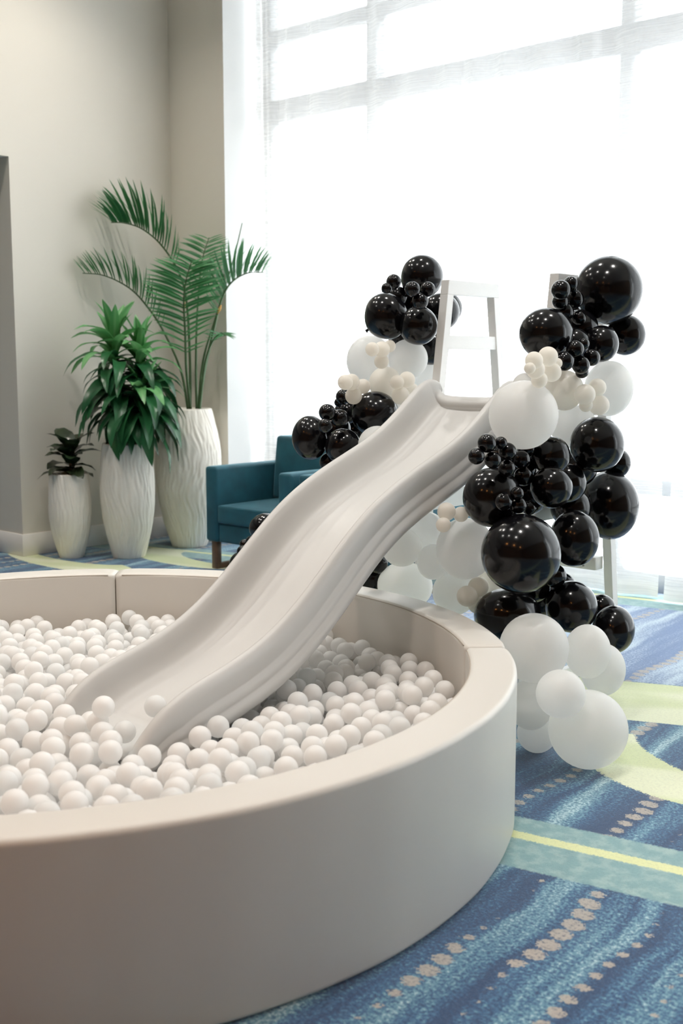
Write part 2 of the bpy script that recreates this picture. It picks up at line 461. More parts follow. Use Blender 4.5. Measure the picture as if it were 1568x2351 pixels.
# ------------------------------------------------------------------ sheer curtains
def curtain(x0, x1, seed, label):
    nx = int((x1 - x0) / .012); zs = [.012, .10, .105, .3, .7, 1.2, 1.8, 2.5, 3.2, 3.9, 4.52]
    vs, fs = [], []
    for z in zs:
        for i in range(nx + 1):
            x = x0 + (x1 - x0) * i / nx
            amp = .035 + .03 * (0.5 + 0.5 * fbm(x * 1.9, seed + 3))
            ph = x * 21 + 2.6 * fbm(x * 1.5, seed) + .25 * math.sin(z * .9 + seed + x * 2)
            gather = .5 + .5 * fbm(x * 1.1, seed + 9)
            gather = max(0.0, gather - .35) / .65
            y = 6.43 + amp * math.sin(ph) * (.45 + .55 * gather) + .030 * math.sin(x * 58 + 1.5 * fbm(x * 4, seed)) * gather ** 1.5
            if z < .5: y -= .04 * (0.5 - z) * (1 + math.sin(x * 3 + seed))
            vs.append((x + .012 * math.sin(ph * .5 + z), y, z))
    w = nx + 1
    for r in range(len(zs) - 1):
        for i in range(nx):
            fs.append((r * w + i, r * w + i + 1, (r + 1) * w + i + 1, (r + 1) * w + i))
    o = link('sheer_curtain', mesh_of('sheer_curtain', vs, fs, 'sheer_fabric'))
    return tag(o, label, 'curtain', 'sheer curtains along the window')
curtain(-6.76, -3.13, 1.0, 'white slub sheer curtain behind the teal armchairs and the slide')
curtain(-3.07, 1.60, 4.2, 'white slub sheer curtain at the right edge, past the frame leg')
for a, b in ((-6.78, 3.48),):
    o = link('curtain_track', rbox('curtain_track', (a, 6.40, 4.53), (b, 6.46, 4.57), 'trim_paint', .004, 1))
    tag(o, 'long white curtain track above the sheer curtains', 'curtain track')

# ------------------------------------------------------------------ ball pit
PCX, PCY, PR, PRI, PH = -3.2, 2.1, 1.546, 1.394, 0.502
pit = root('ball_pit', (PCX, PCY, 0), 'large round ball pit with thick cream vinyl covered foam walls', 'ball pit')
def rounded_rect(r0, r1, z0, z1, b, n=5):
    out = []
    for (cx, cz, a0) in ((r1 - b, z0 + b, -PI / 2), (r1 - b, z1 - b, 0), (r0 + b, z1 - b, PI / 2), (r0 + b, z0 + b, PI)):
        for k in range(n + 1):
            a = a0 + (PI / 2) * k / n
            out.append((cx + b * math.cos(a), cz + b * math.sin(a)))
    return out
def sector(a0, a1, prof, steps, puff):
    vs, fs = [], []; m = len(prof)
    rc = (PR + PRI) / 2; zc = PH / 2
    for i in range(steps + 1):
        a = a0 + (a1 - a0) * i / steps
        e = min(i, steps - i) / steps; k = 1.0 - puff * math.exp(-e * 90)
        for (r, z) in prof:
            rr = rc + (r - rc) * k; zz = zc + (z - zc) * (1 - puff * .35 * math.exp(-e * 90)) if z > zc else z
            rr += .0022 * fbm(a * 9 + z * 5, 2.0) * (1 if r > rc else .6)
            vs.append((rr * math.cos(a), rr * math.sin(a), zz))
    for i in range(steps):
        for k in range(m):
            k2 = (k + 1) % m
            fs.append((i * m + k, (i + 1) * m + k, (i + 1) * m + k2, i * m + k2))
    fs.append(tuple(range(m))); fs.append(tuple(range(steps * m, steps * m + m))[::-1])
    return vs, fs
seg_prof = rounded_rect(PRI, PR, .002, PH, .018)
for q in range(4):
    a0 = math.radians(45 + 90 * q) + .0022; a1 = a0 + PI / 2 - .0044
    sgm = link('wall_segment', mesh_of('wall_segment', *sector(a0, a1, seg_prof, 90, .10), 'vinyl'), pit)
    pts = [((PRI + .004) * math.cos(a0 + .02 + (a1 - a0 - .04) * i / 70), (PRI + .004) * math.sin(a0 + .02 + (a1 - a0 - .04) * i / 70), PH - .0075) for i in range(71)]
    link('stitched_seam', mesh_of('stitched_seam', *tube(pts, .0022, 5), 'seam_thread'), sgm)
link('floor_mat', mesh_of('floor_mat', *lathe([(.01, .002), (PRI - .01, .002), (PRI - .01, .03), (.01, .03)], 64), 'foam_floor', False), pit)

# ------------------------------------------------------------------ the slide
SX = -2.86
_ctl = [(1.985, .285), (2.07, .385), (2.2, .455), (2.4, .502), (2.6, .578), (2.8, .722), (3.0, .890), (3.2, 1.008), (3.45, 1.104), (3.6, 1.160), (3.76, 1.252), (3.88, 1.342), (3.95, 1.382), (4.0, 1.394), (4.035, 1.385), (4.05, 1.36)]
_rp = [(p.y, p.z) for p in smooth_curve([(0, y, z) for y, z in _ctl], 120)]
for _k in range(25):                                      # even out the curve
    _rp = [_rp[0]] + [((_rp[i - 1][0] + 2 * _rp[i][0] + _rp[i + 1][0]) / 4, (_rp[i - 1][1] + 2 * _rp[i][1] + _rp[i + 1][1]) / 4) for i in range(1, 119)] + [_rp[-1]]
RIM = _rp
def slide_mesh():
    path = [Vector((0, y, z)) for y, z in RIM]
    half = [(-.250, -.176), (-.256, -.168), (-.2555, -.138), (-.246, -.130), (-.247, -.122), (-.249, -.098), (-.239, -.088), (-.240, -.080), (-.2405, -.040), (-.237, -.018), (-.228, -.005), (-.216, 0.0), (-.205, -.004),
            (-.196, -.014), (-.188, -.034), (-.182, -.065), (-.172, -.096), (-.152, -.118), (-.12, -.128), (-.06, -.132)]
    under = [(.06, -.152), (.16, -.150), (.205, -.135), (.228, -.150), (.243, -.176)]
    sec = half + [(0, -.133)] + [(-a, b) for a, b in half[::-1]]
    sec += [(a, b) for a, b in under[::-1]] + [(-a, b) for a, b in under]
    m = len(sec); vs, fs = [], []
    n = len(path)
    for i, p in enumerate(path):
        t = (path[min(i + 1, n - 1)] - path[max(i - 1, 0)]); t.normalize()
        nv = Vector((0, -t.z, t.y))
        if i > n - 22:                                    # the lip at the top flattens out
            w = min(1.0, (i - (n - 22)) / 14.0); nv = (nv * (1 - w) + Vector((0, 0, 1)) * w).normalized()
        else: w = 0
        foot = max(0.0, 1 - i / 12.0)
        for (a, b) in sec:
            k = 1.0 - .52 * w
            bb = b * k
            if foot: bb = b * (1 - .55 * foot)
            wid = 1 + .03 * w - .03 * foot
            if w and b > -.06 and abs(a) < .232: wid -= .22 * w * (1 + b / .06) * (.232 - abs(a)) / .036 * .5
            vs.append((SX + a * wid, p.y + nv.y * bb, p.z + nv.z * bb))
    for i in range(n - 1):
        for k in range(m):
            k2 = (k + 1) % m
            fs.append((i * m + k, i * m + k2, (i + 1) * m + k2, (i + 1) * m + k))
    fs.append(tuple(range(m))[::-1]); fs.append(tuple(range((n - 1) * m, n * m)))
    return vs, fs
slide = link('slide', mesh_of('slide', *slide_mesh(), 'slide_plastic'))
tag(slide, 'white moulded plastic wave slide running from the frame into the ball pit', 'slide')

# ------------------------------------------------------------------ white wooden frame that carries the slide
fr = root('slide_tower', (-2.865, 4.42, 0), 'white painted wooden slide tower with two splayed side trestles and rungs', 'slide tower')
FO = Vector((-2.865, 4.42, 0))
TOPZ, YT0, YT1, SPL = 1.84, 4.205, 4.605, .139
def leg(x, front):
    w = .048
    def yz(z):
        e = SPL * (TOPZ - z)
        return (YT0 - e, YT0 - e + w) if front else (YT1 + e - w, YT1 + e)
    b, t = yz(0), yz(TOPZ - .066)
    x0, x1 = x - .022, x + .022
    P = [(x0, b[0], 0), (x1, b[0], 0), (x1, b[1], 0), (x0, b[1], 0), (x0, t[0], TOPZ - .066), (x1, t[0], TOPZ - .066), (x1, t[1], TOPZ - .066), (x0, t[1], TOPZ - .066)]
    return hexa('leg', [Vector(p) - FO for p in P], 'frame_paint', .002)
def yr(z, front): return YT0 - SPL * (TOPZ - z) if front else YT1 + SPL * (TOPZ - z)
def rail(x, z0, z1, inset=.045, th=.03):
    P = []
    for z in (z0, z1):
        a, b = yr(z, True) + inset, yr(z, False) - inset
        P += [(x - th / 2, a, z), (x + th / 2, a, z), (x + th / 2, b, z), (x - th / 2, b, z)]
    return [Vector(p) - FO for p in P]
for x in (-3.152, -2.578):
    for f in (True, False): link('leg', leg(x, f), fr)
    P = []
    for z in (TOPZ - .066, TOPZ):
        a, b = yr(z, True), yr(z, False)
        P += [(x - .022, a, z), (x + .022, a, z), (x + .022, b, z), (x - .022, b, z)]
    link('top_bar', hexa('top_bar', [Vector(p) - FO for p in P], 'frame_paint', .002), fr)
    link('cross_bar', hexa('cross_bar', rail(x, 1.527, 1.589), 'frame_paint', .002), fr)
    link('cross_bar', hexa('cross_bar', rail(x, .79, .88), 'frame_paint', .002), fr)
    link('base_rail', hexa('base_rail', rail(x, .03, .09), 'frame_paint', .002), fr)
for z0, z1 in ((.245, .305), (.495, .557), (.745, .805), (.995, 1.055)):
    y1 = yr((z0 + z1) / 2, False) - .05
    rg = link('rung', rbox('rung', Vector((-3.13, y1 - .07, z0)) - FO, Vector((-2.60, y1, z1)) - FO, 'frame_paint', .003, 1), fr)
    for dx in (-2.665, -3.06):
        for dz in (.018, .042):
            h = lathe([(.001, 0), (.006, 0), (.006, .002), (.001, .002)], 10)
            mm = Matrix.Translation(Vector((dx, y1 - .0705, z0 + dz)) - FO) @ Matrix.Rotation(PI / 2, 4, 'X')
            link('screw_hole', mesh_of('screw_hole', [mm @ Vector(v) for v in h[0]], h[1], 'screw_hole'), rg)
link('platform', rbox('platform', Vector((-3.13, 4.06, 1.225)) - FO, Vector((-2.60, 4.66, 1.25)) - FO, 'frame_paint', .003, 1), fr)
link('front_rail', rbox('front_rail', Vector((-3.13, 4.10, 1.165)) - FO, Vector((-2.60, 4.13, 1.225)) - FO, 'frame_paint', .003, 1), fr)

# ------------------------------------------------------------------ teal armchairs
def make_chair(x0, label):
    W, D, AH = .86, .86, .735
    t = root('armchair', (x0 + W / 2, 5.26 + D / 2, 0), label, 'armchair', 'teal velvet armchairs under the window')
    L = lambda nm, lo, hi, bv, mat='velvet', seg=3, par=None, tp=None: link(nm, rbox(nm, (lo[0] - W / 2, lo[1] - D / 2, lo[2]), (hi[0] - W / 2, hi[1] - D / 2, hi[2]), mat, bv, seg, tp), par or t)
    for ax in (0, W - .125):
        L('arm', (ax, 0, .20), (ax + .125, D - .04, AH), .022)
    L('seat_base', (.127, .015, .20), (W - .127, D - .14, .335), .012)
    def crown(bm):
        bmesh.ops.subdivide_edges(bm, edges=bm.edges[:], cuts=5, use_grid_fill=True)
        zt = max(v.co.z for v in bm.verts)
        for v in bm.verts:
            if v.co.z > zt - 1e-4:
                u = v.co.x / (W / 2 - .13); q = v.co.y / (D / 2 - .1)
                v.co.z += .03 * max(0, 1 - u * u) * max(0, 1 - q * q) - .01
    L('seat_cushion', (.13, .0, .337), (W - .13, D - .22, .475), .0, tp=crown)
    L('back_frame', (0.127, D - .15, .20), (W - .127, D, .80), .02)
    def lean(bm):
        bmesh.ops.subdivide_edges(bm, edges=bm.edges[:], cuts=4, use_grid_fill=True)
        for v in bm.verts:
            h = (v.co.z - .46) / .48
            u = v.co.x / (W / 2 - .13)
            v.co.y += .05 * h - (.035 if v.co.y < D / 2 - .25 else 0) * max(0, 1 - u * u) * max(0, 1 - (2 * h - 1) ** 2)
    L('back_cushion', (.135, D - .33, .47), (W - .135, D - .165, .93), .0, tp=lean)
    for ch in t.children:
        if ch.name.startswith(('seat_cushion', 'back_cushion')):
            md = ch.modifiers.new('round', 'BEVEL'); md.width = .025; md.segments = 3; md.limit_method = 'ANGLE'
            ch.data.polygons.foreach_set('use_smooth', [True] * len(ch.data.polygons))
    for lx in (.03, W - .03 - .055):                  # flat bar sled legs
        pts = [(lx, .03), (lx, D - .05)]
        for (ya, yb, za, zb) in ((.03, .075, 0, .20), (D - .095, D - .05, 0, .20), (.075, D - .095, 0, .035)):
            L('sled_leg' if za == 0 and zb == .20 else 'sled_runner', (lx, ya, za), (lx + .055, yb, zb), .002, 'bronze_wood', 1)
    return t
make_chair(-6.05, 'teal velvet armchair beside the tall palm planter, its seat in view')
make_chair(-5.125, 'teal velvet armchair mostly hidden behind the slide, one arm showing')

# ------------------------------------------------------------------ planters and plants
def carved(seed, flutes):
    def f(w, r, z):
        tw = w + .10 * math.sin(z * 9 + seed) + .18 * z
        a = math.sin(flutes * tw + 1.5 * math.sin(z * 15 + 3 * math.sin(w * 2 + seed)) + 1.1 * math.sin(w * 7 + z * 37 + seed)) * (.65 + .35 * math.sin(z * 21 + w * 6 + seed))
        b = math.sin(flutes * .53 * tw + 1.7 * math.sin(z * 23 + w * 3) + seed)
        return r * (1 + .010 * a + .009 * b)
    return f
def planter(parent, h, rt, rm, rb, seed, flutes):
    prof = []
    n = 90
    for i in range(n + 1):
        u = i / n
        # belly between foot and rim
        r = rb + (rm - rb) * math.sin(min(1, u / .60) * PI / 2) ** .9 if u < .60 else rm + (rt - rm) * (1 - math.cos((u - .60) / .40 * PI / 2))
        prof.append((r, h * u))
    lip = lathe(prof + [(rt - .012, h + .004), (rt - .028, h), (rt - .034, h - .06)], 220, carved(seed, flutes))
    link('planter', mesh_of('planter', *lip, 'planter_plaster'), parent)
    link('soil', mesh_of('soil', *lathe([(.004, h - .02), (rt * .5, h - .026), (rt - .03, h - .035), (rt - .03, h - .055)], 40,
         lambda w, r, z: r), 'soil'), parent)

def strap_leaf(length, width, a0, a1, mat, fold=.25, shape=1.0, n=12):
    """A leaf lying along +Y from the origin, pitch going from a0 (up) to a1 along it; unit scale."""
    vs, fs = [], []; y = z = 0.0
    for i in range(n + 1):
        u = i / n
        a = a0 + (a1 - a0) * u ** shape
        w = width * (math.sin(PI * min(1, (u * .93 + .07)) ** .8) ** .75) * (1 if u < .98 else .2)
        nx, nz = -math.sin(a), math.cos(a)
        wob = .02 * math.sin(u * 19) * width
        for k, sx in enumerate((-1, -.5, 0, .5, 1)):
            lift = fold * w * abs(sx) + (wob * 3 if abs(sx) == 1 else 0)
            vs.append((w * sx, y + nx * lift, z + nz * lift))
        y += math.cos(a) * length / n; z += math.sin(a) * length / n
    for i in range(n):
        for k in range(4):
            fs.append((i * 5 + k, i * 5 + k + 1, (i + 1) * 5 + k + 1, (i + 1) * 5 + k))
    return mesh_of('leaf', vs, fs, mat)
def put_leaf(me, parent, pos, az, scale, roll=0.0, name='leaf', tilt=0.0):
    o = link(name, me, parent, pos)
    o.rotation_mode = 'QUATERNION'
    o.rotation_quaternion = Quaternion((0, 0, 1), az) @ Quaternion((1, 0, 0), tilt) @ Quaternion((0, 1, 0), roll)
    o.scale = (scale, scale, scale)
    return o

# small rubber plant
P1 = Vector((-7.16, 4.885, 0))
t1 = root('potted_rubber_plant', P1, 'small dark leaved plant in the shortest carved cream planter', 'potted plant', 'plants in carved planters')
planter(t1, .635, .142, .158, .085, 1.0, 34)
link('stem', mesh_of('stem', *tube([(0, 0, .58), (.01, .01, .72), (.03, .02, .82)], [.012, .010, .006], 8), 'cane'), t1)
rub = [strap_leaf(1, .27, .75, -.35, 'leaf_rubber', .2), strap_leaf(1, .25, .95, .1, 'leaf_rubber', .2), strap_leaf(1, .27, .35, -.8, 'leaf_rubber', .15)]
rng = random.Random(5)
for i in range(20):
    h = .63 + .21 * i / 19; az = i * 2.4 + rng.uniform(-.3, .3)
    put_leaf(rub[2 if i < 7 else (0 if i < 15 else 1)], t1, (.02 * i / 16, .012 * i / 16, h), az, rng.uniform(.21, .27) * (1 if i < 12 else .95), rng.uniform(-.3, .3))

# corn plant with drooping strap leaves
P2 = Vector((-6.845, 5.185, 0))
t2 = root('potted_corn_plant', P2, 'bushy corn plant with drooping strap leaves in the middle carved planter', 'potted plant', 'plants in carved planters')
planter(t2, .862, .178, .203, .118, 2.3, 40)
canes = [((-.03, -.03), Vector(at(262, 770, 8.42)) - P2, 66), ((.04, .05), Vector(at(322, 800, 8.42)) - P2, 62), ((.05, -.03), Vector(at(328, 905, 8.36)) - P2, 48)]
up_leaf = [strap_leaf(1, .115, 1.3, .85, 'leaf_young', .35), strap_leaf(1, .11, 1.1, -.45, 'leaf_young', .3)]
mid_leaf = [strap_leaf(1, .10, .85, -1.3, 'leaf_dark', .25, .8), strap_leaf(1, .105, .6, -1.45, 'leaf_dark', .2, .7), strap_leaf(1, .10, .95, -1.05, 'leaf_young', .25, .9)]
low_leaf = [strap_leaf(1, .11, .35, -1.5, 'leaf_dark', .2, .6), strap_leaf(1, .11, .1, -1.52, 'leaf_dark', .18, .5)]
rng = random.Random(11)
for (bx, by), top, n in canes:
    base = Vector((bx, by, .80))
    pts = [base.lerp(top, k / 6) + Vector((.008 * math.sin(k), .008 * math.cos(k * 1.7), 0)) for k in range(7)]
    link('cane', mesh_of('cane', *tube(pts, [.02, .019, .018, .017, .016, .014, .010], 8), 'cane'), t2)
    for i in range(n):
        u = i / (n - 1)                              # 0 = top of the crown, 1 = lowest
        zt = top.z - u * (top.z - 1.02) * .97
        p = base.lerp(top, (zt - base.z) / (top.z - base.z))
        az = i * 2.399 + rng.uniform(-.35, .35)
        if u < .13: me, sc = up_leaf[0], rng.uniform(.26, .34)
        elif u < .30: me, sc = rng.choice([up_leaf[1], up_leaf[1], mid_leaf[2]]), rng.uniform(.36, .44)
        elif u < .62: me, sc = rng.choice(mid_leaf[:2] + mid_leaf[:1] + ([mid_leaf[2]] if u < .42 else [])), rng.uniform(.42, .52)
        else: me, sc = rng.choice(low_leaf + [mid_leaf[1]] * 2), rng.uniform(.44, .56)
        if u > .45 and math.cos(az - 2.33) > .85: sc *= .75            # short of the small plant beside it
        put_leaf(me, t2, p, az, sc, rng.uniform(-.25, .25), tilt=rng.uniform(-.12, .12))

# palm
P3 = Vector((-6.90, 5.83, 0))
t3 = root('potted_palm', P3, 'feathery palm in the tallest carved cream planter in the corner', 'potted plant', 'plants in carved planters')
planter(t3, 1.10, .190, .262, .135, 4.1, 46)
blades = [strap_leaf(1, .036, .0, d, 'leaf_palm', .3, 1.2, 7) for d in (-.15, -.45, -.8)]
fronds = [  # control points in the photograph with depths, start of leaflets, leaflet length, pairs, spread
    ([(437, 940), (436, 820), (428, 690), (408, 620), (368, 560), (325, 525), (285, 512), (255, 511)], [8.85, 8.85, 8.82, 8.8, 8.75, 8.7, 8.65, 8.6], .46, .44, 28, 'up'),
    ([(432, 942), (415, 850), (375, 760), (335, 700), (295, 660), (240, 633), (190, 627)], [8.85, 8.83, 8.8, 8.75, 8.7, 8.65, 8.6], .36, .32, 26, 'up'),
    ([(437, 938), (428, 850), (425, 760), (422, 690), (428, 640), (440, 600)], [8.8, 8.72, 8.62, 8.52, 8.46, 8.42], .28, .36, 26, 'wide'),
    ([(456, 938), (470, 850), (490, 760), (508, 690), (530, 650), (565, 628), (605, 625)], [8.82, 8.78, 8.74, 8.70, 8.66, 8.62, 8.58], .42, .36, 24, 'up'),
    ([(452, 938), (450, 840), (452, 740), (458, 650), (466, 590), (480, 545)], [8.85, 8.85, 8.84, 8.82, 8.82, 8.82], .50, .26, 20, 'wide'),
    ([(458, 938), (470, 840), (485, 790), (505, 765), (518, 770)], [8.78, 8.74, 8.70, 8.66, 8.62], .55, .14, 9, 'wide'),
]
rng = random.Random(3)
view = -FWD
for pl, dl, start, ll, pairs, mode in fronds:
    ctrl = [at(a, b, d) - P3 for (a, b), d in zip(pl, dl)]
    crv = smooth_curve(ctrl, 60)
    fo = link('frond', mesh_of('frond', *tube(crv, [.011 * (1 - .8 * i / 59) + .0012 for i in range(60)], 6), 'palm_stem'), t3)
    for k in range(pairs):
        u = start + (1 - start) * (k + .5) / pairs
        i = min(58, int(u * 59)); p = crv[i]; tg = (crv[i + 1] - crv[max(i - 1, 0)]).normalized()
        side0 = tg.cross(Vector((0, 0, 1)))
        side0 = side0.normalized() if side0.length > .15 else RGT.copy()
        nrm = side0.cross(tg).normalized()
        if nrm.z < 0: nrm = -nrm
        f = math.sin(PI * min(1, .18 + .82 * (1 - (u - start) / (1 - start)))) ** .6 if u < .999 else .3
        ln = ll * (.35 + .65 * f) * (1 - .45 * ((u - start) / (1 - start)) ** 3)
        for sgn in (-1, 1):
            if mode == 'up': d = tg * .62 + nrm * .72 + side0 * sgn * .42
            else: d = tg * .50 + RGT * sgn * .85 - Vector((0, 0, .10)) + view * .15
            d = (d + Vector((rng.uniform(-.06, .06), rng.uniform(-.06, .06), rng.uniform(-.06, .06)))).normalized()
            fac = nrm if mode == 'up' else (view + Vector((0, 0, .6)))
            fac = (fac - d * fac.dot(d)).normalized(); sx = d.cross(fac)
            R = Matrix((sx, d, fac)).transposed()
            o = link('leaflet', blades[rng.choice((0, 0, 1) if mode == 'up' else (0, 1, 2))], fo, p)
            o.rotation_mode = 'QUATERNION'; o.rotation_quaternion = R.to_quaternion(); o.scale = (ln * 1.25, ln, ln)
sp = [at(a, b, 8.78) - P3 for a, b in ((455, 938), (466, 830), (492, 740), (520, 650), (540, 580), (556, 512))]
tag(link('spear', mesh_of('spear', *tube(smooth_curve(sp, 30), [.010 * (1 - .75 * i / 29) + .001 for i in range(30)], 6), 'palm_stem'), t3), 'thin unopened palm leaf')
for a, b, c, d in ((508, 700, 500, 720), (423, 690, 422, 715)):
    pp = [at(a, b, 8.60) - P3, at(c, d, 8.60) - P3]
    link('dry_sheath', mesh_of('dry_sheath', *tube([pp[0], (pp[0] + pp[1]) / 2, pp[1]], [.004, .014, .006], 6), 'dry_sheath'), t3)

